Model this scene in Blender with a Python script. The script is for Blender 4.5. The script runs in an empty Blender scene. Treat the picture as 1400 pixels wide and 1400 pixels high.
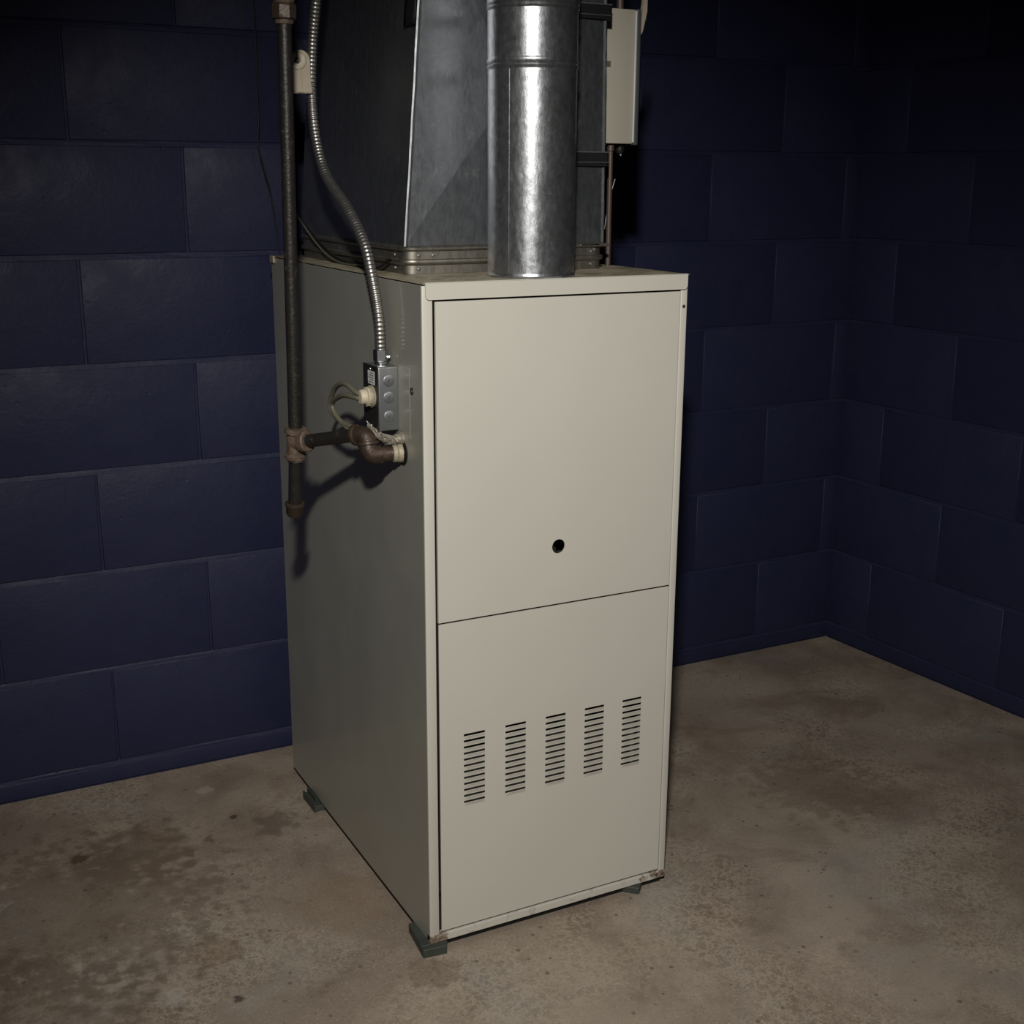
import bpy, bmesh, math, random
from mathutils import Vector, Matrix, noise
random.seed(7)
sc = bpy.context.scene
COL = sc.collection

# ------------------------------------------------------------------ camera
PITCH, ROLL, YAW, FPX = 0.2598, 0.0052, 0.482, 1717.1
CAM = Vector((-0.7093, -1.6314, 1.2049))
d = Vector((math.sin(YAW)*math.cos(PITCH), math.cos(YAW)*math.cos(PITCH), -math.sin(PITCH)))
r = Vector((math.cos(YAW), -math.sin(YAW), 0)); u = r.cross(d)
r2 = r*math.cos(ROLL) + u*math.sin(ROLL); u2 = u*math.cos(ROLL) - r*math.sin(ROLL)
cam = bpy.data.cameras.new('camera'); cam.sensor_width = 36; cam.lens = 36*FPX/1400
cam.clip_start = 0.02
camo = bpy.data.objects.new('camera', cam); COL.objects.link(camo)
camo.matrix_world = Matrix(((r2.x, u2.x, -d.x, CAM.x), (r2.y, u2.y, -d.y, CAM.y), (r2.z, u2.z, -d.z, CAM.z), (0, 0, 0, 1)))
sc.camera = camo

# ------------------------------------------------------------------ light
w = bpy.data.worlds.new('world'); sc.world = w; w.use_nodes = True
w.node_tree.nodes['Background'].inputs[0].default_value = (0.62, 0.62, 0.62, 1)
w.node_tree.nodes['Background'].inputs[1].default_value = 0.021
lt = bpy.data.lights.new('hand_flash', 'SPOT')
lt.energy = 202; lt.color = (1.0, 0.968, 0.92); lt.shadow_soft_size = 0.042
lt.spot_size = math.radians(73); lt.spot_blend = 1.0
lo = bpy.data.objects.new('hand_flash', lt); COL.objects.link(lo)
LPOS = Vector((-0.74, -1.62, 1.80)); AIM = Vector((0.26, 0.05, 0.44))
lo.location = LPOS
lo.rotation_euler = (AIM-LPOS).to_track_quat('-Z', 'Y').to_euler()
sc.view_settings.view_transform = 'Standard'; sc.view_settings.look = 'None'
sc.view_settings.gamma = 1.0; sc.view_settings.use_curve_mapping = False
sc.view_settings.exposure = 0.0

# ------------------------------------------------------------------ helpers
def lin(c):
    return tuple(((v/255)/12.92 if v/255 <= .04045 else ((v/255+.055)/1.055)**2.4) for v in c) + (1,)

class NT:
    """small wrapper for building node materials in world space"""
    def __init__(self, name):
        self.m = bpy.data.materials.new(name); self.m.use_nodes = True
        self.t = self.m.node_tree; self.b = self.t.nodes['Principled BSDF']
        self.pos = self.n('ShaderNodeNewGeometry').outputs['Position']
    def n(self, typ, **kw):
        nd = self.t.nodes.new(typ)
        for k, v in kw.items(): setattr(nd, k, v)
        return nd
    def link(self, a, b): self.t.links.new(a, b)
    def put(self, sock, v):
        if isinstance(v, (int, float, tuple, list, Vector)): sock.default_value = v
        else: self.link(v, sock)
    def scaled(self, s, vec=None):
        m = self.n('ShaderNodeVectorMath', operation='MULTIPLY'); self.put(m.inputs[0], vec or self.pos); m.inputs[1].default_value = s
        return m.outputs[0]
    def noise(self, scale, detail=4, rough=.55, dist=0, vec=None):
        x = self.n('ShaderNodeTexNoise'); x.inputs['Scale'].default_value = scale; x.inputs['Detail'].default_value = detail
        x.inputs['Roughness'].default_value = rough; x.inputs['Distortion'].default_value = dist
        self.link(vec or self.pos, x.inputs['Vector']); return x.outputs['Fac']
    def voro(self, scale, feature='F1', out='Distance', vec=None):
        x = self.n('ShaderNodeTexVoronoi', feature=feature); x.inputs['Scale'].default_value = scale
        self.link(vec or self.pos, x.inputs['Vector']); return x.outputs[out]
    def ramp(self, v, a, b, va=0., vb=1.):
        x = self.n('ShaderNodeMapRange'); self.link(v, x.inputs[0]); x.interpolation_type = 'SMOOTHSTEP'
        x.inputs[1].default_value = a; x.inputs[2].default_value = b; x.inputs[3].default_value = va; x.inputs[4].default_value = vb
        return x.outputs[0]
    def math(self, op, a, b=0.):
        x = self.n('ShaderNodeMath', operation=op); self.put(x.inputs[0], a); self.put(x.inputs[1], b); return x.outputs[0]
    def mix(self, f, a, b):
        x = self.n('ShaderNodeMix', data_type='RGBA'); self.put(x.inputs[0], f)
        self.put(x.inputs[6], a); self.put(x.inputs[7], b); return x.outputs[2]
    def near(self, p, rad, amt=.6, scale=30):
        """ragged blob of wear or painted tone around a point of the place"""
        x = self.n('ShaderNodeVectorMath', operation='DISTANCE'); self.link(self.pos, x.inputs[0]); x.inputs[1].default_value = p
        if not hasattr(self, 'cache'): self.cache = {}
        if scale not in self.cache: self.cache[scale] = self.math('SUBTRACT', self.noise(scale, 4), .5)
        nz = self.math('MULTIPLY', self.cache[scale], rad*amt*2)
        return self.ramp(self.math('ADD', x.outputs['Value'], nz), rad*.55, rad, 1, 0)
    def bump(self, h, strength, dist=.002):
        x = self.n('ShaderNodeBump'); x.inputs['Strength'].default_value = strength; x.inputs['Distance'].default_value = dist
        self.link(h, x.inputs['Height']); self.link(x.outputs[0], self.b.inputs['Normal'])
    def set(self, base=None, rough=None, metal=None, spec=None, coat=None):
        for k, v in (('Base Color', base), ('Roughness', rough), ('Metallic', metal), ('Specular IOR Level', spec), ('Coat Weight', coat)):
            if v is not None: self.put(self.b.inputs[k], v)
        return self.m

def simple(name, rgb, rough=.5, metal=0., spec=.5, var=.12, scale=25, bump=0., bscale=200):
    m = NT(name); c = lin(rgb); f = m.noise(scale, 4)
    lo_ = tuple(v*(1-var) for v in c[:3])+(1,); hi = tuple(min(1, v*(1+var)) for v in c[:3])+(1,)
    m.set(m.mix(f, lo_, hi), rough, metal, spec)
    if bump: m.bump(m.noise(bscale, 3), bump)
    return m.m

M = {}
def mat_front(name, rusty=False):
    m = NT(name)
    base = m.mix(m.noise(6, 5), lin((183, 180, 169)), lin((189, 186, 175)))
    base = m.mix(m.math('MULTIPLY', m.ramp(m.noise(16, 5, .65), .70, .80), .10), base, lin((150, 140, 118)))
    if rusty:
        sep = m.n('ShaderNodeSeparateXYZ'); m.link(m.pos, sep.inputs[0])
        rz = m.math('MULTIPLY', m.ramp(m.noise(45, 6, .7), .54, .66), .7)
        low = m.math('MAXIMUM', m.math('MAXIMUM', m.near((0.012, 0, .02), .022, .5, 90), m.near((.445, 0, .02), .020, .6, 90)),
                     m.math('MAXIMUM', m.near((.425, 0, .024), .008, .5, 120), m.near((.405, 0, .02), .008, .5, 120)))
        k = m.math('MAXIMUM', m.math('MULTIPLY', rz, .55), m.math('MULTIPLY', m.math('MULTIPLY', low, m.ramp(m.noise(140, 5, .7), .3, .55)), .85))
        base = m.mix(k, base, m.mix(m.noise(160, 3), lin((62, 36, 22)), lin((112, 74, 48))))
    return m.set(base, .42 if not rusty else .6, 0, .45)
M['front'] = mat_front('beige_enamel')
M['rail'] = mat_front('rusted_beige_enamel', True)
def mat_top():
    m = NT('dusty_beige_enamel')
    f = m.ramp(m.noise(22, 6, .65), .38, .66)
    b = m.mix(f, lin((158, 150, 130)), lin((118, 107, 88)))
    b = m.mix(m.ramp(m.noise(120, 3), .62, .72), b, lin((186, 180, 164)))
    return m.set(b, .6, 0, .4)
M['top'] = mat_top()
def mat_side():
    m = NT('grey_enamelled_sheet')
    f = m.noise(5, 4)
    b = m.mix(f, lin((166, 165, 153)), lin((174, 172, 160)))
    b = m.mix(m.math('MULTIPLY', m.ramp(m.voro(90), .02, .05, 1, 0), .5), b, lin((176, 172, 158)))
    m.set(b, m.ramp(m.noise(9, 3), .3, .7, .50, .56), .6, .5, .3)
    m.put(m.b.inputs['Coat Roughness'], .09)
    m.bump(m.noise(3.0, 2), .10, .01)
    return m.m
M['side'] = mat_side()

def mat_galv(name, rgb, r0, r1, spangle=.4, aniso=0., contrast=.2, metal=.95):
    m = NT(name)
    cells = m.voro(140, 'F1', 'Color'); bw = m.n('ShaderNodeRGBToBW'); m.link(cells, bw.inputs[0])
    st = m.noise(60, 5, .6, vec=m.scaled((1, 1, .12)))
    f = m.math('ADD', m.math('MULTIPLY', bw.outputs[0], spangle), m.math('MULTIPLY', st, 1-spangle))
    c = lin(rgb); b = m.mix(f, tuple(v*(1-contrast) for v in c[:3])+(1,), tuple(min(1, v*(1+contrast)) for v in c[:3])+(1,))
    b = m.mix(m.math('MULTIPLY', m.ramp(m.noise(30, 6, .7), .60, .70), .35), b, lin((196, 198, 198)))
    m.set(b, m.ramp(m.noise(110, 5, .7, vec=m.scaled((1, 1, .35))), .3, .7, r0, r1), metal, .5)
    if aniso:
        tg = m.n('ShaderNodeTangent', direction_type='RADIAL', axis='Z'); m.link(tg.outputs[0], m.b.inputs['Tangent'])
        m.put(m.b.inputs['Anisotropic'], aniso); m.put(m.b.inputs['Anisotropic Rotation'], .25)
    m.bump(m.noise(190, 4, .7, vec=m.scaled((1, 1, .5))), .11, .002)
    return m.m
M['galv'] = mat_galv('galvanised_flue', (162, 164, 167), .27, .38, .5, .1, .42, .925)
M['duct'] = mat_galv('dull_galvanised_duct', (134, 137, 141), .37, .45, .4)
M['collar'] = mat_galv('grimy_collar_steel', (134, 130, 121), .44, .56, .3)
M['seam'] = mat_galv('bright_seam_steel', (120, 122, 124), .45, .55, .3)
M['zinc'] = simple('zinc_plated_steel', (176, 178, 180), .3, 1, .5, .2, 60)
M['armor'] = simple('armoured_conduit_steel', (146, 144, 140), .38, .9, .5, .25, 90)
M['boxsteel'] = simple('grey_box_steel', (126, 128, 130), .38, .75, .5, .15, 60, .03)
M['dark_cover'] = simple('dark_cover_steel', (62, 60, 58), .45, .8, .5, .2, 60)
M['paper'] = simple('printed_sticker_paper', (196, 196, 192), .6, 0, .3, .05)
M['ink'] = simple('sticker_ink', (104, 106, 110), .6, 0, .3, .05)
M['cream'] = simple('cream_plastic', (176, 166, 144), .5, 0, .4, .1, 60)
M['creamdirty'] = simple('yellowed_plastic', (162, 150, 130), .55, 0, .4, .2, 70)
M['cable'] = simple('olive_grey_cable', (88, 86, 72), .5, 0, .4, .12, 40)
M['tape'] = simple('crumpled_foil_tape', (132, 127, 114), .45, .35, .5, .2, 150, .5, 300)
M['black'] = simple('black_rubber', (22, 22, 22), .6, 0, .3)
M['blackmetal'] = simple('dark_strap_steel', (46, 46, 48), .5, .7, .4, .2)
M['inner'] = simple('dark_inner_steel', (52, 50, 46), .7, .3, .3)
M['foot'] = simple('dark_green_pad', (62, 66, 61), .6, .2, .4, .25, 60, .1)
M['beigebox'] = simple('warm_beige_enamel', (164, 158, 145), .5, 0, .4, .04, 6)
M['brownpipe'] = simple('brown_conduit', (84, 72, 64), .5, .4, .4, .15)
def mat_iron(name, a, b, rust, lo_, hi, metal=.5, rough=.5):
    m = NT(name)
    base = m.mix(m.noise(60, 5), lin(a), lin(b))
    k = m.ramp(m.noise(75, 6, .7), lo_, hi)
    base = m.mix(k, base, m.mix(m.noise(220, 3), lin(rust[0]), lin(rust[1])))
    m.set(base, m.ramp(k, 0, 1, rough, .8), metal, .5)
    m.bump(m.noise(240, 4), .35, .002)
    return m.m
M['iron'] = mat_iron('black_iron_pipe', (36, 34, 32), (52, 49, 46), ((52, 42, 34), (92, 84, 76)), .56, .72, .5, .42)
M['rusty'] = mat_iron('rusty_iron_fitting', (70, 56, 46), (92, 78, 66), ((62, 42, 30), (128, 112, 96)), .42, .62, .25, .6)
M['elbow'] = mat_iron('brown_iron_elbow', (50, 40, 33), (66, 53, 44), ((52, 36, 27), (84, 66, 52)), .5, .7, .35, .45)
M['dope'] = mat_iron('pale_sealant_collar', (140, 132, 112), (160, 152, 130), ((96, 86, 70), (172, 164, 144)), .48, .6, .2, .6)

def mat_wall():
    m = NT('navy_block_paint')
    c = m.mix(m.noise(2.2, 4), lin((34, 36, 60)), lin((38, 40, 65)))
    c = m.mix(m.math('MULTIPLY', m.ramp(m.noise(38, 5, .7), .62, .74), .35), c, lin((47, 49, 70)))
    m.set(c, m.ramp(m.noise(14, 4), .3, .7, .46, .6), 0, .22)
    h = m.math('ADD', m.math('MULTIPLY', m.noise(130, 5, .65), .35), m.math('ADD', m.noise(22, 3), m.math('MULTIPLY', m.ramp(m.voro(26), .03, .10), .35)))
    m.bump(h, .38, .004)
    return m.m
M['wall'] = mat_wall()

def mat_floor():
    m = NT('worn_concrete')
    base = m.mix(m.ramp(m.noise(2.1, 5, .6), .32, .68), lin((119, 106, 93)), lin((146, 133, 119)))
    base = m.mix(m.math('MULTIPLY', m.ramp(m.noise(5.5, 6, .65, .6), .45, .68), .55), base, lin((98, 82, 68)))
    base = m.mix(m.math('MULTIPLY', m.ramp(m.noise(3.6, 5, .6, .3), .52, .7), .5), base, lin((130, 128, 122)))
    # lace of lighter worn cement
    ridg = m.math('ABSOLUTE', m.math('SUBTRACT', m.noise(46, 9, .78, .25), .5))
    lace = m.math('MULTIPLY', m.ramp(ridg, .0, .05, 1, 0), m.ramp(m.noise(3.1, 4, .6), .44, .62))
    base = m.mix(m.math('MULTIPLY', lace, .55), base, lin((176, 164, 146)))
    fine = m.noise(210, 6, .8)
    base = m.mix(m.math('MULTIPLY', m.ramp(fine, .55, .64), .55), base, lin((176, 166, 150)))
    base = m.mix(m.math('MULTIPLY', m.ramp(m.noise(150, 6, .8), .57, .66), .6), base, lin((60, 50, 42)))
    # pits and aggregate
    pit = m.math('MULTIPLY', m.ramp(m.voro(34), .11, .15, 1, 0), m.ramp(m.noise(9, 3), .50, .56))
    base = m.mix(m.math('MULTIPLY', pit, .6), base, lin((74, 66, 57)))
    fleck = m.ramp(m.math('ADD', m.voro(62, vec=m.scaled((1, 1.5, 1))), m.math('MULTIPLY', m.noise(200, 3), .12)), .11, .14, 1, 0)
    base = m.mix(m.math('MULTIPLY', fleck, m.ramp(m.noise(7, 3), .44, .54)), base, lin((196, 186, 170)))
    for P, R, C, K in (((-.4535, .5484, 0), .018, (52, 40, 30), .8), ((-.1649, .5747, 0), .012, (54, 42, 34), .8), ((-.0988, .5185, 0), .05, (84, 72, 62), .5),
                       ((-.3091, .0231, 0), .012, (58, 48, 40), .8), ((-.3946, .0729, 0), .026, (160, 152, 142), .6), ((-.3019, .1557, 0), .045, (110, 84, 60), .28),
                       ((-.07, .205, 0), .10, (138, 114, 88), .16), ((-.0165, -.0555, 0), .05, (96, 78, 64), .45), ((-.5125, .1176, 0), .07, (140, 130, 116), .55),
                       ((-.184, .713, 0), .018, (158, 150, 136), .6), ((.812, .137, 0), .10, (142, 132, 116), .45), ((.9426, .1575, 0), .16, (92, 76, 62), .4), ((-.50, .36, 0), .30, (84, 70, 56), .42), ((-.36, .52, 0), .13, (86, 70, 54), .4), ((-.62, .10, 0), .22, (84, 72, 60), .4), ((.62, .50, 0), .16, (90, 76, 64), .35)):  # broad left patches: brown stains that also paint in the weaker light there
        base = m.mix(m.math('MULTIPLY', m.near(P, R, 1.3, 34), K), base, lin(C))
    m.set(base, m.ramp(m.noise(6, 4), .3, .7, .55, .75), 0, .35)
    m.bump(m.math('ADD', m.noise(90, 6, .7), m.math('MULTIPLY', ridg, .5)), .18, .004)
    return m.m
M['floor'] = mat_floor()
M['ceil'] = simple('dark_ceiling_boards', (60, 56, 52), .8, 0, .3)

ORG = {}
def tag(o, label=None, cat=None, group=None, kind=None):
    for k, v in (('label', label), ('category', cat), ('group', group), ('kind', kind)):
        if v: o[k] = v
    return o
def thing(name, loc, label, cat):
    o = bpy.data.objects.new(name, None); COL.objects.link(o); o.location = loc
    o.empty_display_size = .05; ORG[o] = Vector(loc); return tag(o, label, cat)
def obj(name, bm, mat, parent=None, smooth=False, label=None, org=(0, 0, 0)):
    """link one mesh object; the bmesh is in world space"""
    org = ORG[parent] if parent is not None else Vector(org)
    bmesh.ops.recalc_face_normals(bm, faces=bm.faces[:])
    bmesh.ops.translate(bm, verts=bm.verts[:], vec=-org)
    if smooth:
        for f in bm.faces: f.smooth = True
        for e in bm.edges:
            if len(e.link_faces) == 2 and e.calc_face_angle(0) > .7: e.smooth = False
    me = bpy.data.meshes.new(name); bm.to_mesh(me); bm.free()
    me.materials.append(M[mat] if isinstance(mat, str) else mat)
    o = bpy.data.objects.new(name, me); COL.objects.link(o)
    if parent is not None: o.parent = parent
    else: o.location = org
    ORG[o] = org
    if label: o['label'] = label
    return o
def shared(name, me, parent, world):
    o = bpy.data.objects.new(name, me); COL.objects.link(o); o.parent = parent
    o.location = Vector(world)-ORG[parent]; ORG[o] = Vector(world); return o

def add_box(bm, x0, x1, y0, y1, z0, z1, bev=0., seg=2, rot=None):
    g = bmesh.ops.create_cube(bm, size=1)['verts']
    for v in g:
        v.co = Vector((x0+(v.co.x+.5)*(x1-x0), y0+(v.co.y+.5)*(y1-y0), z0+(v.co.z+.5)*(z1-z0)))
    if rot:
        c = Vector(((x0+x1)/2, (y0+y1)/2, (z0+z1)/2))
        bmesh.ops.rotate(bm, verts=g, cent=c, matrix=rot)
    if bev:
        es = list({e for v in g for e in v.link_edges})
        bmesh.ops.bevel(bm, geom=es, offset=bev, segments=seg, affect='EDGES', profile=.5)
    return bm
def box(*a, **k): return add_box(bmesh.new(), *a, **k)

def frame(ax):
    ax = Vector(ax).normalized(); h = Vector((0, 0, 1)) if abs(ax.z) < .9 else Vector((1, 0, 0))
    a = ax.cross(h).normalized(); return a, ax.cross(a).normalized(), ax
def add_lathe(bm, P, ax, prof, seg=32, caps=True, phase=0.):
    P = Vector(P); a, b, ax = frame(ax); rings = []
    for t, rr in prof:
        rings.append([bm.verts.new(P+ax*t+(a*math.cos(phase+2*math.pi*i/seg)+b*math.sin(phase+2*math.pi*i/seg))*max(rr, 1e-5)) for i in range(seg)])
    for A, B in zip(rings, rings[1:]):
        for i in range(seg): bm.faces.new((A[i], A[(i+1) % seg], B[(i+1) % seg], B[i]))
    if caps: bm.faces.new(rings[0][::-1]); bm.faces.new(rings[-1])
    return bm
def lathe(*a, **k): return add_lathe(bmesh.new(), *a, **k)
def cyl2(P, Q, rr, seg=24, bev=.0):
    P, Q = Vector(P), Vector(Q); L = (Q-P).length
    pr = [(0, rr), (L, rr)] if not bev else [(0, rr-bev), (bev, rr), (L-bev, rr), (L, rr-bev)]
    return lathe(P, Q-P, pr, seg)
def add_tube(bm, pts, rad, seg=12, caps=True):
    pts = [Vector(q) for q in pts]; n = len(pts); rings = []
    t0 = (pts[1]-pts[0]).normalized(); a, b, _ = frame(t0)
    for i, q in enumerate(pts):
        t = (pts[min(i+1, n-1)]-pts[max(i-1, 0)]).normalized()
        a = (a-t*a.dot(t)).normalized(); b = t.cross(a)
        rr = rad(i) if callable(rad) else rad
        rings.append([bm.verts.new(q+(a*math.cos(2*math.pi*k/seg)+b*math.sin(2*math.pi*k/seg))*rr) for k in range(seg)])
    for A, B in zip(rings, rings[1:]):
        for k in range(seg): bm.faces.new((A[k], A[(k+1) % seg], B[(k+1) % seg], B[k]))
    if caps: bm.faces.new(rings[0][::-1]); bm.faces.new(rings[-1])
    return bm
def tube(*a, **k): return add_tube(bmesh.new(), *a, **k)
def spline(ctrl, n):
    """Catmull-Rom through the control points, n samples, even spacing"""
    P = [Vector(c) for c in ctrl]; P = [P[0]*2-P[1]]+P+[P[-1]*2-P[-2]]; dense = []
    for i in range(1, len(P)-2):
        for k in range(40):
            t = k/40; p0, p1, p2, p3 = P[i-1:i+3]
            dense.append(.5*((2*p1)+(p2-p0)*t+(2*p0-5*p1+4*p2-p3)*t*t+(3*p1-p0-3*p2+p3)*t**3))
    dense.append(P[-2]); L = [0]
    for a, b in zip(dense, dense[1:]): L.append(L[-1]+(b-a).length)
    out = []; j = 0
    for k in range(n):
        s = L[-1]*k/(n-1)
        while j < len(L)-2 and L[j+1] < s: j += 1
        t = (s-L[j])/max(1e-9, L[j+1]-L[j]); out.append(dense[j].lerp(dense[j+1], min(1, t)))
    return out, L[-1]
def prism(poly, axis_vec):
    bm = bmesh.new(); A = [bm.verts.new(q) for q in poly]; B = [bm.verts.new(Vector(q)+Vector(axis_vec)) for q in poly]
    bm.faces.new(A); bm.faces.new(B[::-1]); n = len(A)
    for i in range(n): bm.faces.new((A[i], A[(i+1) % n], B[(i+1) % n], B[i]))
    return bm

# ------------------------------------------------------------------ room
W, D, H, Z0 = 0.452, 0.7026, 1.0622, 0.0129
YB, XR, C0, CH = 0.8288, 1.545, 0.0442, 0.2032
TOPZ = C0+11*CH
tag(obj('floor', box(-2.6, 2.0, -2.6, YB+.15, -.12, 0), 'floor'), 'worn grey-brown concrete floor with stains and pits', 'floor', kind='structure')
JT, JD = .0095, .0045      # mortar joint width and depth
def block_mesh(L, hgt, name='concrete_block'):
    """a block face piece: runs along +x from 0 to L, face towards -y at y=0, bottom at z=0"""
    bm = bmesh.new(); g = JT/2; gx = .0021
    add_box(bm, gx, L-gx, 0, JD+.012, g, hgt-g)
    es = [e for e in bm.edges if all(v.co.y < 1e-6 for v in e.verts)]
    bmesh.ops.bevel(bm, geom=es, offset=.0022, segments=2, affect='EDGES', profile=.5)
    bmesh.ops.recalc_face_normals(bm, faces=bm.faces[:])
    for f in bm.faces: f.smooth = True
    for e in bm.edges:
        if len(e.link_faces) == 2 and e.calc_face_angle(0) > 1.: e.smooth = False
    me = bpy.data.meshes.new(name); bm.to_mesh(me); bm.free(); me.materials.append(M['wall']); return me
MESH = {}
def bmesh_for(L, hgt):
    k = (round(L, 3), round(hgt, 3))
    if k not in MESH: MESH[k] = block_mesh(L, hgt)
    return MESH[k]
def block_wall(wall, s0, s1, even, odd, place):
    rows = [(-1, 0.0, C0)]+[(k, C0+k*CH, CH) for k in range(11)]
    for k, z, hgt in rows:
        off = odd if k % 2 else even
        cuts = [s0]; q = off+math.ceil((s0-off)/(2*CH))*2*CH
        while q < s1-.02:
            if q > s0+.02 and k >= 0: cuts.append(q)
            q += 2*CH
        cuts.append(s1)
        for a, b in zip(cuts, cuts[1:]):
            o = bpy.data.objects.new('concrete_block', bmesh_for(b-a, hgt)); COL.objects.link(o); o.parent = wall
            o.location = place(a, z, random.uniform(-.0007, .0007))
        # struck bed joint on top of this course: deep under the upper block, nearly flush below
        bm = bmesh.new(); n = int((s1-s0)/.035); L = []
        for i in range(n+1):
            x = s0+(s1-s0)*i/n; e = [noise.noise(Vector((x*11, k*3.1+c*7, s1)))*.0011 for c in range(3)]
            zt_ = z+hgt
            L.append([bm.verts.new(q) for q in ((x, JD+.006, zt_+JT/2+.0006), (x, JD-.0008+e[0]*.5, zt_+JT/2+.0003), (x, JD*.42+e[1], zt_+e[2]), (x, .0006+e[2]*.6, zt_-JT/2-.0006+e[1]*.8), (x, JD+.006, zt_-JT/2-.002))])
        for u_, v_ in zip(L, L[1:]):
            for c in range(4): bm.faces.new((u_[c], u_[c+1], v_[c+1], v_[c]))
        bmesh.ops.recalc_face_normals(bm, faces=bm.faces[:])
        if sum(f.normal.y for f in bm.faces) > 0: bmesh.ops.reverse_faces(bm, faces=bm.faces[:])
        me = bpy.data.meshes.new('mortar_joint'); bm.to_mesh(me); bm.free(); me.materials.append(M['wall'])
        if k < 10:
            o = bpy.data.objects.new('mortar_joint', me); COL.objects.link(o); o.parent = wall
wb = obj('wall_back', box(-2.4, XR+.2, YB+JD, YB+.14, 0, TOPZ), 'wall', org=(0, YB, 0))
tag(wb, 'navy painted concrete block wall behind the furnace', 'wall', kind='structure')
block_wall(wb, -2.4, XR, -.328, -.1248, lambda a, z, j: (a, j, z))
# right wall: local +x runs from the corner towards the viewer
WA = -math.pi/2+math.atan(.0673)
wr = obj('wall_right', box(0, 3.2, JD, .14, 0, TOPZ), 'wall', org=(0, 0, 0))
wr.location = (XR, YB, 0); wr.rotation_euler = (0, 0, WA)
tag(wr, 'navy painted concrete block wall on the right', 'wall', kind='structure')
block_wall(wr, 0, 3.2, .142, .345, lambda a, z, j: (a, j, z))
tag(obj('ceiling', box(-2.6, 2.0, -2.6, YB+.15, TOPZ, TOPZ+.08), 'ceil'), 'dark ceiling above the duct and pipes', 'ceiling', kind='structure')

# ------------------------------------------------------------------ furnace
F = thing('furnace', (W/2, D/2, 0), 'tall beige sheet-metal gas furnace standing on small dark feet', 'furnace')
T = .0012
obj('side_panel', box(0, T, .0035, D, Z0+.003, H-.003, bev=.0004, seg=1), 'side', F, label='dull grey glossy left side panel')
obj('side_panel', box(W-T, W, .012, D, Z0, H-.003), 'side', F)
obj('back_panel', box(T, W-T, D-T, D, Z0, H-.003), 'side', F)
obj('bottom_pan', box(.03, W-.03, .03, D-.03, Z0-.004, Z0+.003), 'inner', F)
obj('base_gap_fill', box(.005, W-.005, .006, D-.005, .0022, Z0+.002), 'black', F)  # black box added under the cabinet so the gap shows as a dark band
obj('rear_flange', box(-.004, .0, D-.022, D-.002, H-.012, H+.001, bev=.0008), 'top', F)
# corner posts (front flange of the side panels)
post_bm = box(0, .0165, 0, .0045, Z0+.012, H-.0035, bev=.0016, seg=3)
obj('corner_post', post_bm, 'front', F, smooth=True)
rp = obj('corner_post', box(.4397, W, 0, .0045, Z0+.012, H-.0035, bev=.0016, seg=3), 'front', F, smooth=True)
obj('screw_slot', lathe((.4455, -.0003, 1.0125), (0, 1, 0), [(0, .0001), (.0001, .0028), (.0004, .0028)], 12), 'inner', rp)
# lid: top sheet with an opening for the collar, and a deep front flange with rounded lower corners
bm = bmesh.new(); zt = H
X = [0.0, .045, .395, W]; Y = [-.0025, .165, .66, D]
vv = {}
for i, x in enumerate(X):
    for j, y in enumerate(Y):
        for kz, z in enumerate((zt-.0012, zt)): vv[i, j, kz] = bm.verts.new((x, y, z))
for i in range(3):
    for j in range(3):
        if (i, j) == (1, 1): continue
        for kz in (0, 1): bm.faces.new([vv[i, j, kz], vv[i+1, j, kz], vv[i+1, j+1, kz], vv[i, j+1, kz]])
for i in range(3):
    for j in (0, 3): bm.faces.new([vv[i, j, 0], vv[i+1, j, 0], vv[i+1, j, 1], vv[i, j, 1]])
    for j in (0, 3): bm.faces.new([vv[j, i, 0], vv[j, i+1, 0], vv[j, i+1, 1], vv[j, i, 1]])
lid = obj('lid', bm, 'top', F)
fz, fx0, fx1, rc = 1.0392, .0045, W-.003, .006
poly = [(fx0, -.0035, zt+.0004), (fx1, -.0035, zt+.0004)]
for k in range(5):
    a = k*math.pi/8; poly.append((fx1-rc+rc*math.cos(a), -.0035, fz+rc-rc*math.sin(a)))
for k in range(5):
    a = math.pi/2+k*math.pi/8; poly.append((fx0+rc+rc*math.cos(a), -.0035, fz+rc-rc*math.sin(a)))
bm = prism(poly, (0, .003, 0))
obj('front_flange', bm, 'front', lid)
obj('hem', box(fx0, fx1, -.0035, .004, zt-.0008, zt+.0010, bev=.0008), 'front', lid, smooth=True)
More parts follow.
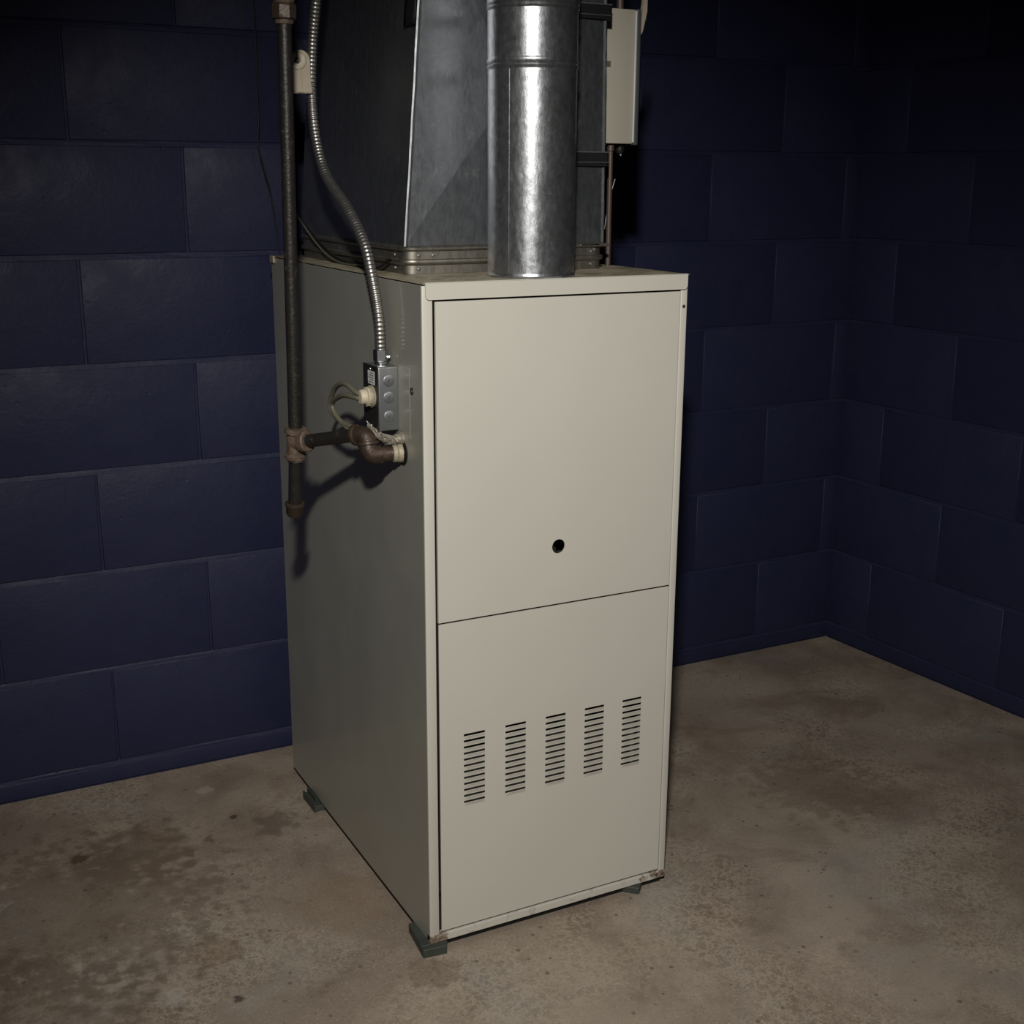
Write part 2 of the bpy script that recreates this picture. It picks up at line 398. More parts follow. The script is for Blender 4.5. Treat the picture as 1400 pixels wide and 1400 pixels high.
# upper door with a round sight hole
def door_with_hole(x0, x1, z0, z1, cx, cz, rr):
    bm = bmesh.new(); y0, y1 = -.0005, .0015; n = 32; yb = .004; loops = []
    ang = sorted(set([2*math.pi*i/n for i in range(n)]))
    for y in (y0, y1):
        loops.append([bm.verts.new((cx+rr*math.cos(a), y, cz+rr*math.sin(a))) for a in ang])
    def outer(a):
        dx, dz = math.cos(a), math.sin(a); t = min(((x1-cx)/dx if dx > 1e-9 else 9), ((x0-cx)/dx if dx < -1e-9 else 9), ((z1-cz)/dz if dz > 1e-9 else 9), ((z0-cz)/dz if dz < -1e-9 else 9))
        return cx+t*dx, cz+t*dz
    corners = [math.atan2(zz-cz, xx-cx) % (2*math.pi) for xx, zz in ((x1, z1), (x0, z1), (x0, z0), (x1, z0))]
    cp = [(x1, z1), (x0, z1), (x0, z0), (x1, z0)]
    # outer ring: ray hits plus corners, triangulated by angle
    items = sorted([(a, outer(a), i) for i, a in enumerate(ang)]+[(a, c, None) for a, c in zip(corners, cp)])
    ov = [bm.verts.new((q[0], y0, q[1])) for _, q, _ in items]
    last = None; m = len(items)
    start = next(i for i in range(m) if items[i][2] is not None)
    cur = items[start][2]
    for s in range(m):
        i = (start+s) % m; j = (i+1) % m; nxt = items[j][2]
        if nxt is None: bm.faces.new((loops[0][cur], ov[i], ov[j]))
        else:
            bm.faces.new((loops[0][cur], ov[i], ov[j], loops[0][nxt])); cur = nxt
    for i in range(n): bm.faces.new((loops[0][i], loops[0][(i+1) % n], loops[1][(i+1) % n], loops[1][i]))
    # return flanges
    bv = [bm.verts.new((v.co.x, yb, v.co.z)) for v in ov]
    for i in range(m): bm.faces.new((ov[i], ov[(i+1) % m], bv[(i+1) % m], bv[i]))
    return bm
ud = obj('upper_door', door_with_hole(.0203, .4372, .5565, 1.0360, .2262, .6505, .0115), 'front', F)
obj('burner_baffle', box(.19, .262, .05, .056, .60, .70), 'inner', ud)
obj('burner_tube', cyl2((.232, .052, .642), (.222, .012, .642), .0065, 16), 'blackmetal', ud)
# lower door with 5 x 12 pressed louvres
LX = [.0613+.07305*i for i in range(5)]; LW = .0365; NZ = 12; LZ1, LP = .3668, .01040; SH = .0036
bm = bmesh.new(); x0, x1, z0, z1 = .0203, .4372, .0308, .5538; yF = -.0005
xs = [x0]+[q for a in LX for q in (a, a+LW)]+[x1]
slots = [(LZ1-k*LP-SH, LZ1-k*LP) for k in range(NZ)]
zs = [z0]+[q for s in reversed(slots) for q in s]+[z1]
gv = [[bm.verts.new((x, yF, z)) for z in zs] for x in xs]
for i in range(len(xs)-1):
    for j in range(len(zs)-1):
        if i % 2 == 1 and j % 2 == 1: continue
        bm.faces.new((gv[i][j], gv[i+1][j], gv[i+1][j+1], gv[i][j+1]))
rim = [gv[i][0] for i in range(len(xs))]+[gv[-1][j] for j in range(1, len(zs))]+[gv[i][-1] for i in range(len(xs)-2, -1, -1)]+[gv[0][j] for j in range(len(zs)-2, 0, -1)]
bk = [bm.verts.new((v.co.x, .0012, v.co.z)) for v in rim]
for i in range(len(rim)): bm.faces.new((rim[i], rim[(i+1) % len(rim)], bk[(i+1) % len(rim)], bk[i]))
ld = obj('lower_door', bm, 'front', F)
bm = bmesh.new(); nu, nvv = 12, 5; grid = []
for i in range(nu+1):
    uu = i/nu; e = 1-abs(2*uu-1)**7; row = []
    for j in range(nvv):
        v = j/(nvv-1)
        row.append(bm.verts.new(((uu)*LW, -.0017*e*(1-v)**1.3-.0001, .0012*e-.0012-v*(.0056))))
    grid.append(row)
for i in range(nu):
    for j in range(nvv-1): bm.faces.new((grid[i][j], grid[i+1][j], grid[i+1][j+1], grid[i][j+1]))
bmesh.ops.recalc_face_normals(bm, faces=bm.faces[:])
if sum((f.normal.y for f in bm.faces)) > 0: bmesh.ops.reverse_faces(bm, faces=bm.faces[:])
for f in bm.faces: f.smooth = True
lme = bpy.data.meshes.new('louver'); bm.to_mesh(lme); bm.free(); lme.materials.append(M['front'])
for x in LX:
    for s in slots: shared('louver', lme, ld, (x, yF, s[0]))
obj('inner_shield', box(.03, .43, .09, .092, .04, .52), 'inner', F)
# rusty base rail along the front
rail = obj('base_rail', box(.0, W, -.0015, .012, Z0, .0265, bev=.0012, seg=2), 'rail', F, label='rusted beige base rail')
obj('bolt_head', lathe((.4455, -.0035, .0205), (0, 1, 0), [(0, .0022), (.0008, .0032), (.003, .0032)], 10), 'rusty', rail)
obj('bolt_head', lathe((.433, -.0035, .0215), (0, 1, 0), [(0, .0022), (.0008, .0032), (.003, .0032)], 10), 'rusty', rail)
# feet: small trays with a raised lip
def foot(cx, cy, a, blocks):
    R = Matrix.Rotation(a, 3, 'Z'); bm = bmesh.new()
    def bx(ax0, ax1, ay0, ay1, az0, az1):
        g = bmesh.ops.create_cube(bm, size=1)['verts']
        for v in g:
            q = Vector((ax0+(v.co.x+.5)*(ax1-ax0), ay0+(v.co.y+.5)*(ay1-ay0), az0+(v.co.z+.5)*(az1-az0)))
            v.co = R @ q+Vector((cx, cy, 0))
        bmesh.ops.bevel(bm, geom=list({e for v in g for e in v.link_edges}), offset=.0008, segments=1, affect='EDGES')
    for q in blocks: bx(*q)
    return obj('foot', bm, 'foot', F, label='dark grey-green foot pad')
foot(-.0172, -.004, -.10, [(.002, .045, .004, .070, 0, Z0-.0006), (0, .0155, .0, .070, 0, .0165), (0, .040, -.010, .003, 0, .0150)])
foot(-.0172, .519, 0, [(.002, .034, .003, .07, 0, Z0-.0006), (0, .003, .0, .072, 0, .0165), (.010, .0135, .02, .075, .0, .0200)])
foot(.390, -.014, .80, [(0, .04, 0, .04, 0, Z0-.0006)])
foot(.43, .55, 0, [(0, .02, 0, .07, 0, Z0-.0006)])

# ------------------------------------------------------------------ supply duct plenum
PX0, PX1, PY0, PY1 = .0455, .3955, .165, .66
PB, PT = 1.104, 1.585
P = thing('duct_plenum', ((PX0+PX1)/2, (PY0+PY1)/2, H), 'tapered galvanised sheet-metal duct plenum with cross-broken faces above the furnace', 'duct')
dxl, dxr = .0385, .005     # taper over the visible section
def quad_break(a, b, c, d_, up, n=1):
    """sheet face with an X-shaped break: four flat triangles meeting at a raised centre, plus a folded thickness"""
    bm = bmesh.new(); q = [Vector(v) for v in (a, b, c, d_)]
    nrm = (q[1]-q[0]).cross(q[3]-q[0]).normalized(); ctr = sum(q, Vector())/4+nrm*up
    vs = [bm.verts.new(v) for v in q]; vc = bm.verts.new(ctr)
    vb = [bm.verts.new(v-nrm*.0012) for v in q]
    for i in range(4):
        bm.faces.new((vs[i], vs[(i+1) % 4], vc)); bm.faces.new((vs[i], vs[(i+1) % 4], vb[(i+1) % 4], vb[i]))
    return bm
A0, B0, C0_, D0 = Vector((PX0, PY0, PB)), Vector((PX1, PY0, PB)), Vector((PX1, PY1, PB)), Vector((PX0, PY1, PB))
A1, B1, C1_, D1 = Vector((PX0+dxl, PY0, PT)), Vector((PX1-dxr, PY0, PT)), Vector((PX1-dxr, PY1, PT)), Vector((PX0+dxl, PY1, PT))
obj('front_sheet', quad_break(A0, B0, B1, A1, .009), 'duct', P)
obj('left_sheet', quad_break(D0, A0, A1, D1, .010), 'duct', P)
obj('right_sheet', quad_break(B0, C0_, C1_, B1, .008), 'duct', P)
obj('rear_sheet', quad_break(C0_, D0, D1, C1_, .008), 'duct', P)
obj('upper_section', box(A1.x, B1.x, PY0, PY1, PT, TOPZ-.001, bev=.002), 'duct', P)
obj('slip_joint', box(A1.x-.006, B1.x+.006, PY0-.006, PY1+.006, PT-.012, PT+.014, bev=.003), 'seam', P)
# folded corner seams
def seam(a, b, w_=.0035, t_=.0035, mat='seam', dirs=((-1, 0), (0, -1))):
    a, b = Vector(a), Vector(b); bm = bmesh.new(); n = 24; L = []
    for i in range(n+1):
        q = a.lerp(b, i/n); jit = noise.noise(Vector((i*.7, a.x*9, a.y*7)))*.0009
        (ux, uy), (vx, vy) = dirs
        L.append([bm.verts.new(q+Vector(o_)) for o_ in ((.002*-ux, .002*-uy, 0), (w_*ux+jit, w_*uy, 0), ((w_*ux+t_*.5*vx)+jit, w_*uy+t_*.5*vy, 0), (t_*vx+jit, t_*vy, 0), (.004*-ux+t_*.25*vx, t_*vy*.6, 0))])
    for u_, v_ in zip(L, L[1:]):
        for k in range(5): bm.faces.new((u_[k], u_[(k+1) % 5], v_[(k+1) % 5], v_[k]))
    bm.faces.new(L[0][::-1]); bm.faces.new(L[-1])
    return bm
obj('corner_seam', seam(A0, A1, .0024, .0024), 'seam', P, label='bright folded corner seam')
obj('corner_seam', seam(B0, B1, .002, .002, dirs=((1, 0), (0, -1))), 'duct', P)
# loose strip of tape along the upper seam
bm = bmesh.new(); n = 14; L = []
for i in range(n+1):
    t = .66+.34*i/n; q = A0.lerp(A1, t); wv = .011+.004*noise.noise(Vector((i*.6, 2, 1)))
    L.append([bm.verts.new(q+Vector((-.005+.0015*noise.noise(Vector((i*.9, k, 5)))-.002*k*(1-t)*2, -.002+k*wv, .004*noise.noise(Vector((i, k, 3)))))) for k in range(4)])
for a_, b_ in zip(L, L[1:]):
    for k in range(3): bm.faces.new((a_[k], a_[k+1], b_[k+1], b_[k]))
o = obj('seam_tape', bm, 'blackmetal', P, smooth=True); so = o.modifiers.new('thick', 'SOLIDIFY'); so.thickness = .0008
# collar with two rolled beads and rounded corners
def rrect(x0, x1, y0, y1, rad, n=6):
    pts = []
    for (cx, cy, a0) in ((x1-rad, y1-rad, 0), (x0+rad, y1-rad, 90), (x0+rad, y0+rad, 180), (x1-rad, y0+rad, 270)):
        for k in range(n+1):
            a = math.radians(a0+90*k/n); pts.append((cx+rad*math.cos(a), cy+rad*math.sin(a)))
    return pts
def band(x0, x1, y0, y1, rad, prof):
    """wall following a rounded rectangle; prof is (outward offset, z) pairs"""
    bm = bmesh.new(); rings = []
    for off, z in prof:
        rings.append([bm.verts.new((q[0], q[1], z)) for q in rrect(x0-off, x1+off, y0-off, y1+off, rad+off)])
    n = len(rings[0])
    for A_, B_ in zip(rings, rings[1:]):
        for i in range(n): bm.faces.new((A_[i], A_[(i+1) % n], B_[(i+1) % n], B_[i]))
    return bm
cprof = [(0, H+.0004), (0, H+.013), (.0015, H+.0135), (.0045, H+.0155), (.0055, H+.0185), (.0045, H+.021), (.0005, H+.0225), (.0005, H+.034),
         (.0035, H+.035), (.005, H+.0375), (.004, H+.040), (0, H+.0425), (-.004, H+.043), (-.004, H+.038)]
col_ = obj('collar', band(PX0-.0005, PX1+.0005, PY0-.003, PY1, .018, cprof), 'collar', P, smooth=True, label='grimy beaded steel collar')
for x, z in ((.066, .028), (.066, .008), (.372, .028), (.372, .008), (.090, .028), (.378, .031)):
    obj('screw', lathe((x, PY0-.0055, H+z), (0, 1, 0), [(0, .0008), (.0006, .0026), (.0022, .003), (.003, .003)], 12), 'boxsteel', col_)
obj('screw', lathe((PX0-.003, .205, H+.008), (1, 0, 0), [(0, .001), (.0006, .0026), (.003, .003)], 12), 'collar', col_)
obj('screw', lathe((PX0-.003, .205, H+.028), (1, 0, 0), [(0, .001), (.0006, .0026), (.003, .003)], 12), 'collar', col_)
obj('overlap_plate', box(.348, .384, PY0-.0105, PY0-.003, H+.037, H+.0405, bev=.001), 'zinc', col_)
obj('corner_clip', box(.372, .4015, PY0-.0105, PY0+.016, H+.0355, H+.041, bev=.002), 'collar', col_)

# ------------------------------------------------------------------ flue pipe
FC = (.2095, .0675); FR = .0655
FL = thing('flue_pipe', (FC[0], FC[1], H), 'round shiny galvanised flue pipe rising from the furnace top', 'pipe')
zb = 1.3625
prof = [(0, FR+.0002), (.003, FR+.0012), (.006, FR), (.008, FR), (.0095, FR), (.05, FR), (.15, FR), (.25, FR), (zb-H-.009, FR), (zb-H-.0075, FR), (zb-H-.006, FR), (zb-H-.004, FR+.0014), (zb-H-.001, FR+.0017), (zb-H+.001, FR+.0003),
        (zb-H+.004, FR+.0017), (zb-H+.007, FR+.0012), (zb-H+.009, FR+.0004), (zb-H+.0105, FR+.0004), (zb-H+.03, FR+.0004), (1.432-H, FR+.0004), (1.436-H, FR+.0004)]
obj('lower_section', lathe((FC[0], FC[1], H), (0, 0, 1), prof, 96, caps=False), 'galv', FL, smooth=True)
prof = [(1.436-H, FR+.0006), (1.439-H, FR+.002), (1.442-H, FR+.001), (1.445-H, FR+.0022), (1.448-H, FR+.0012), (1.451-H, FR+.0012), (1.5-H, FR+.0012), (TOPZ-H, FR+.0012)]
obj('upper_section', lathe((FC[0], FC[1], H), (0, 0, 1), prof, 96, caps=False), 'galv', FL, smooth=True)
a = math.atan2(-.886, -.463)-.56
for z_0, z_1, rr in ((H+.01, zb-.008, FR),):
    c, s = math.cos(a), math.sin(a)
    bm = bmesh.new(); rotm = Matrix.Rotation(a, 3, 'Z')
    q = Vector((FC[0]+c*(rr+.0002), FC[1]+s*(rr+.0002), 0))
    add_box(bm, q.x-.0008, q.x+.0001, q.y-.0018, q.y+.0018, z_0, z_1, rot=rotm)
    obj('lap_seam', bm, 'duct', FL)

# ------------------------------------------------------------------ gas pipe
G = thing('gas_pipe', (-.12, .243, .682), 'dark rusty iron gas pipe with tee and capped drip leg beside the furnace', 'pipe')
TC = Vector((-.12, .223, .8055)); UN = Vector((-.12, .197, 1.43)); CB = Vector((-.12, .243, .682))
up = (UN-TC).normalized(); dn = (CB-TC).normalized()
PR = .0103
obj('riser', cyl2(TC+up*.012, UN-up*.004, PR), 'iron', G, smooth=True)
obj('riser', cyl2(UN+up*.012, UN+up*((TOPZ-UN.z)/up.z), PR), 'iron', G, smooth=True)
un = obj('union', lathe(UN-up*.016, up, [(0, .0125), (.004, .0135), (.006, .0135)], 24), 'rusty', G, smooth=True)
bm = lathe(UN-up*.010, up, [(0, .0165), (.002, .0182), (.019, .0182), (.021, .0165)], 8, phase=.12)
obj('hex_nut', bm, 'elbow', un)
obj('collar_ring', lathe(UN+up*.011, up, [(0, .0135), (.002, .015), (.012, .0145), (.016, .012)], 24), 'rusty', un, smooth=True)
# tee
E2 = Vector((-.050, .097, .836)); E1 = Vector((-.050, .088, .8055)); NP = Vector((0, .079, .806))
run = (E2-TC).normalized()
bm = lathe(TC+dn*.026, -dn, [(0, .0152), (.001, .0172), (.0065, .0172), (.0085, .0142), (.020, .0138), (.033, .0138), (.0405, .0142), (.043, .0172), (.0495, .0172), (.0505, .0152)], 28)
add_lathe(bm, TC, run, [(0, .0138), (.012, .0138), (.015, .0168), (.026, .0172), (.0285, .0152)], 28)
obj('tee', bm, 'rusty', G, smooth=True, label='rusty iron pipe tee')
obj('thread_ring', lathe(TC+dn*.0262, dn, [(0, .0135), (.0015, .0138), (.0035, .0128)], 24), 'zinc', G, smooth=True)
obj('drip_leg', cyl2(TC+dn*.02, CB-dn*.016, PR), 'iron', G, smooth=True)
obj('pipe_cap', lathe(CB-dn*.024, dn, [(0, .0142), (.001, .0155), (.005, .0155), (.007, .0138), (.019, .0134), (.023, .0105), (.024, .003)], 24), 'elbow', G, smooth=True)
obj('branch', cyl2(TC+run*.02, E2-run*.016, PR), 'iron', G, smooth=True)
# elbow 1: branch turns down
dv = (E1-E2).normalized()
def bend(c, d_in, d_out, rad, leg=.014, n=9):
    a_, b_ = c-d_in*leg, c+d_out*leg; pts = [a_-d_in*.006]
    for i in range(n+1):
        t = i/n; pts.append(a_*(1-t)**2+c*2*t*(1-t)+b_*t*t)
    pts.append(b_+d_out*.004); return pts
eb = obj('elbow', tube(bend(E2, run, dv, .0135), .0134, 22), 'elbow', G, smooth=True)
obj('bead_ring', lathe(E2-run*.024, run, [(0, .0142), (.001, .0162), (.006, .0162), (.0075, .0142)], 24), 'elbow', eb, smooth=True)
obj('bead_ring', lathe(E2+dv*.012, dv, [(0, .0142), (.001, .0165), (.005, .0165), (.0065, .0148)], 24), 'elbow', eb, smooth=True)
nd = (NP-E1).normalized()
e2 = obj('elbow', tube(bend(E1, dv, nd, .0145, leg=.013), .0142, 22), 'elbow', G, smooth=True)
obj('nipple', cyl2(E1+nd*.012, NP+nd*.012, .0115), 'elbow', G, smooth=True)
lk = obj('lock_collar', lathe(NP-nd*.016, nd, [(0, .0125), (.0008, .0138), (.006, .0138), (.007, .0128), (.008, .0145), (.0135, .0148), (.0145, .0148)], 28), 'dope', G, smooth=True)
obj('dark_hole_disc', lathe(Vector((-.0016, .079, .806)), (1, 0, 0), [(0, .0182), (.0006, .0192), (.0014, .0192)], 28), 'black', G)  # black disc stands in for the dark open hole around the nipple

# ------------------------------------------------------------------ junction box
JB = thing('junction_box', (-.0165, .1185, .838), 'small grey steel electrical junction box on the furnace side panel', 'electrical box')
bx0, bx1, by0, by1, bz0, bz1 = -.0325, -.0001, .090, .147, .8385, .935
body = obj('body', box(bx0, bx1, by0, by1, bz0, bz1, bev=.0022, seg=3), 'boxsteel', JB, smooth=True)
obj('cover_plate', box(bx0-.0016, bx0, by0-.0005, by1+.0005, bz0-.0005, bz1+.0005, bev=.0006), 'dark_cover', JB, label='dark cover plate')
for z in (.914, .889, .8605):
    k = lathe((-.0160, by0-.0009, z), (0, 1, 0), [(0, .0078), (.0004, .0086), (.0012, .0086)], 24)
    ko = obj('knockout', k, 'boxsteel', body, smooth=True)
    obj('knockout_slot', box(-.0172, -.0148, by0-.0013, by0-.0006, z-.003, z+.003, bev=.0003, seg=1), 'zinc', body)
st = obj('sticker', box(bx0-.0019, bx0-.0016, .1005, .127, .907, .927), 'paper', JB, label='small white printed sticker')
for i in range(5):
    obj('print_line', box(bx0-.0021, bx0-.0018, .104, .124-(.006 if i in (1, 4) else 0), .9095+i*.0034, .9109+i*.0034), 'ink', st)
for z in (.844, .9295): obj('cover_screw', lathe((bx0-.0026, .1185, z), (1, 0, 0), [(0, .0012), (.0005, .0026), (.0012, .0028)], 12), 'zinc', JB)
# cable connector out of the cover
BC = Vector((bx0-.0016, .1120, .889))
obj('connector_ring', lathe(BC, (-1, 0, 0), [(0, .0165), (.003, .0168), (.0035, .0150), (.007, .0145)], 28), 'dope', JB, smooth=True)
bu = obj('bushing', lathe(BC+Vector((-.006, 0, 0)), (-1, 0, 0), [(0, .0142), (.004, .0148), (.005, .0115), (.0125, .0110), (.014, .0098), (.0145, .006)], 24), 'cream', JB, smooth=True, label='cream plastic cable bushing')
for k in range(6):
    a = k*math.pi/3; q = BC+Vector((-.0065, .0125*math.cos(a), .0125*math.sin(a)))
    obj('rib', box(q.x-.003, q.x+.001, q.y-.002, q.y+.002, q.z-.002, q.z+.002, bev=.0005, seg=1), 'cream', bu)
# faint plate behind the box on the panel, with its pierced hole
obj('mounting_plate', box(-.0006, .0, .048, .150, .832, .9375, bev=.0003, seg=1), 'side', JB)
obj('pierced_hole', lathe((-.0012, .0405, .9045), (1, 0, 0), [(0, .0034), (.0002, .0052), (.0012, .0055)], 16), 'black', F)
obj('hole_rim', lathe((-.0018, .0385, .9045), (1, 0, 0), [(0, .0012), (.0006, .003), (.0016, .0032)], 12), 'zinc', F)

# ------------------------------------------------------------------ flexible conduit
CN = Vector((-.0165, .1185, .9352))
FX = thing('flexible_conduit', tuple(CN), 'curving ribbed steel armoured conduit running into the junction box', 'conduit')
bm = lathe(CN, (0, 0, 1), [(0, .0090), (.0005, .0098), (.004, .0098), (.0045, .0092)], 24)
obj('locknut', bm, 'zinc', FX, smooth=True)
obj('connector', lathe(CN+Vector((0, 0, .0045)), (0, 0, 1), [(0, .0100), (.0012, .0112), (.0165, .0112), (.018, .0100)], 6, phase=.22), 'zinc', FX, label='zinc hexagonal conduit connector')
obj('clamp_screw', lathe(CN+Vector((.013, -.006, .011)), (-1, .5, 0), [(0, .0015), (.0006, .0028), (.006, .0028)], 10), 'zinc', FX)
pts, L = spline([(-.0165, .1185, .953), (-.018, .1200, 1.0087), (-.02, .1413, 1.0714), (-.02, .1684, 1.1126), (-.02, .2332, 1.1589), (-.02, .3249, 1.2074),
                 (-.02, .3681, 1.2638), (-.02, .3821, 1.3312), (-.02, .3702, 1.4069), (-.02, .3462, 1.4686), (-.02, .31, 1.56), (-.01, .29, 1.75), (0, .29, 2.0), (0, .29, TOPZ)], 1000)
pitch = .0062; step = L/999
obj('armour', tube(pts, lambda i: .0066+.0019*(abs(math.sin(math.pi*i*step/pitch))**.7), 14), 'armor', FX, smooth=False)
for f_ in FX.children:
    if f_.name.startswith('armour'):
        for q in f_.data.polygons: q.use_smooth = True

# ------------------------------------------------------------------ looped cable and foil tape
CB_ = thing('cable_loop', (-.055, .112, .889), 'pair of olive-grey cables looping from the junction box down behind the pipe elbow', 'cable')
for k, (dy, dz, dd) in enumerate(((0, .004, 0), (.004, -.004, .012))):
    c = [(-.0485, .112+dy*.4, .889+dz*.8), (-.056, .120, .891+dz), (-.062, .152, .900+dz-dd*.8), (-.063, .192-dd, .888+dz-dd*.4), (-.062, .220-dd*.7, .865), (-.060, .212-dd*.6, .846+dd*.2), (-.052, .172, .834+dz*.5),
         (-.040, .130+dy, .832+dz), (-.024, .100+dy, .828+dz*.4), (-.0125, .085, .8255)]
    p_, _ = spline(c, 90)
    obj('wire', tube(p_, .0040, 10), 'cable', CB_, smooth=True)
bm = bmesh.new(); n, m_ = 16, 5; L = []
for i in range(n+1):
    t = i/n; q = Vector((-.046, .112, .847)).lerp(Vector((-.012, .0765, .8265)), t)
    L.append([bm.verts.new(q+Vector((.0035*noise.noise(Vector((i*.5, k*.8, 1))), -.004+.005*noise.noise(Vector((i*.6, k*.7, 4)))-.006*math.sin(math.pi*k/(m_-1))*.6, (k-2)*.0034+.003*noise.noise(Vector((i*.7, k, 8)))-.006*math.sin(math.pi*t)))) for k in range(m_)])
for a_, b_ in zip(L, L[1:]):
    for k in range(m_-1): bm.faces.new((a_[k], a_[k+1], b_[k+1], b_[k]))
tp = obj('foil_tape', bm, 'tape', CB_, label='crumpled pale foil tape'); so = tp.modifiers.new('thick', 'SOLIDIFY'); so.thickness = .0009
obj('cable_clamp', lathe((-.014, .079, .8275), (1, 0, 0), [(0, .005), (.001, .0075), (.009, .0078), (.010, .0095), (.0138, .0095)], 18), 'tape', CB_, smooth=True)

# ------------------------------------------------------------------ cream clip on the duct
def leftx(z): return PX0+dxl*(z-PB)/(PT-PB)
cz0, cz1, cyc = 1.347, 1.406, .655
K = thing('cream_clip', (leftx(1.38)-.02, cyc, 1.347), 'cream plastic clip with round screw head gripping the ribbed conduit', 'clip')
ctr = Vector((-.0382, .3786, 1.3655))
K.location = ctr; ORG[K] = ctr.copy()
# plate stands in a vertical plane facing the viewer's side (-x, -y)
nv = Vector((-.463, -.886, 0)); sv = Vector((.886, -.463, 0)); uv = Vector((0, 0, 1))
hw, hh = .0165, .0325
poly = []
for s_, h_ in ((-hw*.98, -hh), (hw*1.12, -hh), (hw*1.0, -hh+.016), (hw*.96, hh-hw)): poly.append((s_, h_))
for k in range(1, 12):
    a = math.pi*k/12; poly.append((hw*.96*math.cos(a), hh-hw+hw*math.sin(a)))
poly.append((-hw*.96, hh-hw))
pl = [ctr+sv*s_+uv*h_+nv*.004 for s_, h_ in poly]
bm = prism(pl, nv*-.009); bmesh.ops.bevel(bm, geom=bm.edges[:], offset=.0012, segments=2, affect='EDGES')
obj('plate', bm, 'creamdirty', K)
hc = ctr+uv*(hh-hw)+nv*.0035-sv*.003
hd = obj('raised_boss', lathe(hc, nv, [(0, .0138), (.0035, .0132), (.0045, .0118), (.0042, .006)], 28), 'cream', K, smooth=True)
obj('screw_head', lathe(hc+nv*.003, nv, [(0, .0048), (.002, .0045), (.0024, .002)], 14), 'dark_cover', hd)
bm = box(-.0006, .0006, -.0006, .0006, 0, .0095); bmesh.ops.translate(bm, verts=bm.verts[:], vec=hc+uv*.005+nv*.0045)
obj('split_line', bm, 'dark_cover', hd)
bm = prism([ctr+sv*-.004+uv*(-hh+.001)+nv*.003, ctr+sv*.004+uv*(-hh+.001)+nv*.003, ctr+sv*.0015+uv*.004+nv*.003, ctr+sv*-.0015+uv*.004+nv*.003], nv*.003)
obj('stiffening_rib', bm, 'creamdirty', K)

# ------------------------------------------------------------------ electrical switch box on the duct's right side
S = thing('switch_box', (.44, .26, 1.26), 'narrow beige electrical switch box mounted behind the flue pipe', 'electrical box')
sx0, sx1, sy0, sy1, sz0, sz1 = .3990, .4700, .200, .33, 1.2608, 1.4690
obj('body', box(sx0, sx1, sy0, sy1, sz0, sz1, bev=.0015, seg=2), 'beigebox', S, smooth=True)
obj('cover', box(sx1+.0008, sx1+.0095, sy0-.003, sy1+.003, sz0-.002, sz1+.001, bev=.002, seg=2), 'boxsteel', S, smooth=True, label='grey steel cover edge')
obj('cover_lip', box(sx1-.0012, sx1+.0012, sy0-.0032, sy0-.0002, sz0+.002, sz1-.002, bev=.0005, seg=1), 'paper', S)
obj('hasp', box(.4160, .4235, sy0-.0025, sy0, 1.3800, 1.3885, bev=.0006, seg=1), 'cable', S)
hp = lathe((sx1+.011, .215, 1.458), (1, -.15, .1), [(0, .006), (.004, .006), (.004, .0045), (.016, .0045)], 16)
lv = obj('lever', hp, 'boxsteel', S, smooth=True)
bm = prism([Vector((.486, .205, z)) for z in ()] or [Vector(q) for q in ((.484, .206, 1.430), (.489, .206, 1.437), (.4965, .206, 1.468), (.4965, .206, 1.492), (.490, .206, 1.494), (.4865, .206, 1.462))], (0, .008, 0))
bmesh.ops.bevel(bm, geom=bm.edges[:], offset=.001, segments=2, affect='EDGES')
obj('lever_grip', bm, 'creamdirty', lv)
obj('conduit_hub', lathe((.4615, .225, sz0-.016), (0, 0, 1), [(0, .0045), (.004, .0075), (.010, .0075), (.011, .0095), (.016, .0095)], 16), 'dark_cover', S, smooth=True)
obj('hub_screw', lathe((.4585, .214, sz0-.018), (0, 1, 0), [(0, .001), (.0006, .0024), (.004, .0024)], 10), 'zinc', S)
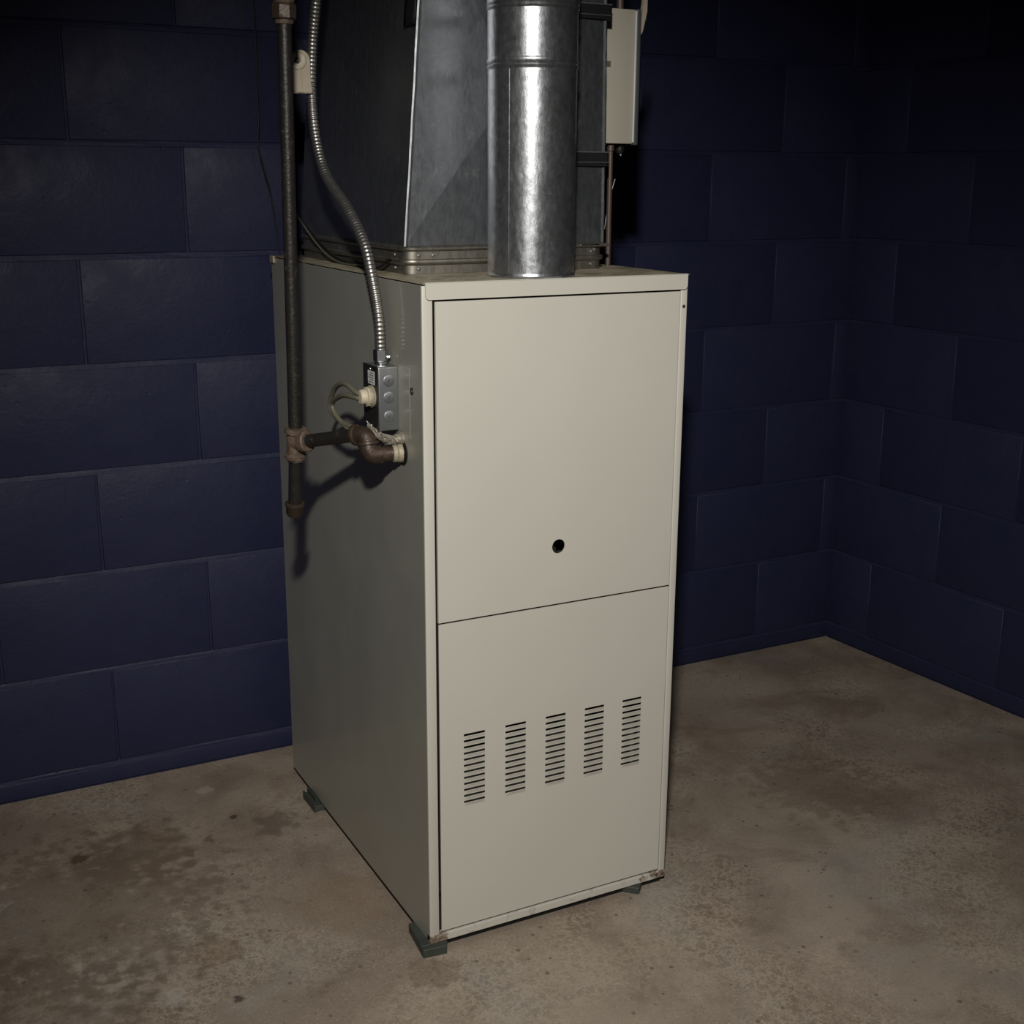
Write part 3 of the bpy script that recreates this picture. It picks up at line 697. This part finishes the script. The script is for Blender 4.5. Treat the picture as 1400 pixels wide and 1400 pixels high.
for z in (1.2355, 1.4565):
    sp = obj('mounting_strap', box(.315, .3985, PY0-.0075, PY0-.0055, z-.0115, z+.0115, bev=.0006), 'blackmetal', S, label='dark steel mounting strap')
    obj('strap_lip', box(.315, .398, PY0-.0092, PY0-.0070, z+.0095, z+.0115), 'boxsteel', sp)
    obj('strap_lip', box(.315, .398, PY0-.0092, PY0-.0070, z-.0060, z-.0048), 'boxsteel', sp)
    obj('strap_return', box(.3965, .3985, PY0-.0075, .30, z-.0115, z+.0115), 'blackmetal', sp)
V = thing('rigid_conduit', (.4375, .215, H), 'thin brown vertical conduit running through the switch box down to the furnace top', 'conduit')
obj('pipe', cyl2((.4375, .215, H), (.4375, .215, sz0), .0045, 16), 'brownpipe', V, smooth=True)
obj('upper_pipe', cyl2((.456, .226, sz1), (.456, .226, TOPZ), .006, 16), 'brownpipe', V, smooth=True)
obj('coupling', lathe((.4375, .215, sz0-.012), (0, 0, 1), [(0, .0052), (.001, .0062), (.0115, .0062)], 16), 'brownpipe', V, smooth=True)
p_, _ = spline([(.436, .226, H+.06), (.442, .226, H+.10), (.450, .226, H+.128), (.4545, .226, H+.142)], 24)
tag(obj('stray_wire', tube(p_, .0011, 8), 'zinc', smooth=True, org=(.43, .222, H+.06)), 'short thin stray wire sticking up beside the brown conduit', 'wire')

# ------------------------------------------------------------------ thermostat wires
p_, _ = spline([(.030, .70, 1.62), (.028, .69, 1.40), (.030, .68, 1.24), (.034, .665, 1.155), (.036, .565, 1.105), (.036, .455, 1.073), (.037, .36, 1.066), (.036, .26, 1.066), (.036, .20, 1.085), (.030, .19, 1.2), (.02, .26, 1.6)][:9], 120)
tag(obj('thermostat_wire', tube(p_, .0022, 8), 'black', smooth=True, org=(.036, .36, H)), 'thin dark wire drooping over the left collar to the conduit', 'wire')
p_, _ = spline([(.030, .685, 1.16), (.033, .60, 1.118), (.036, .52, 1.082), (.0362, .44, 1.066), (.0365, .34, 1.066), (.036, .30, 1.068)], 80)
tag(obj('thermostat_wire', tube(p_, .0019, 8), 'cable', smooth=True, org=(.036, .44, H)), 'thin olive wire lying along the left collar base', 'wire')
p_, _ = spline([(.018, .80, 1.62), (.0165, .80, 1.33), (.0136, .80, 1.268), (.024, .80, 1.214), (.036, .80, 1.16), (.05, .80, 1.0), (.06, .80, .6)], 80)
tag(obj('wall_wire', tube(p_, .0016, 8), 'black', smooth=True, org=(.03, .80, 1.2)), 'thin wire hanging against the navy wall left of the gas pipe', 'wire')
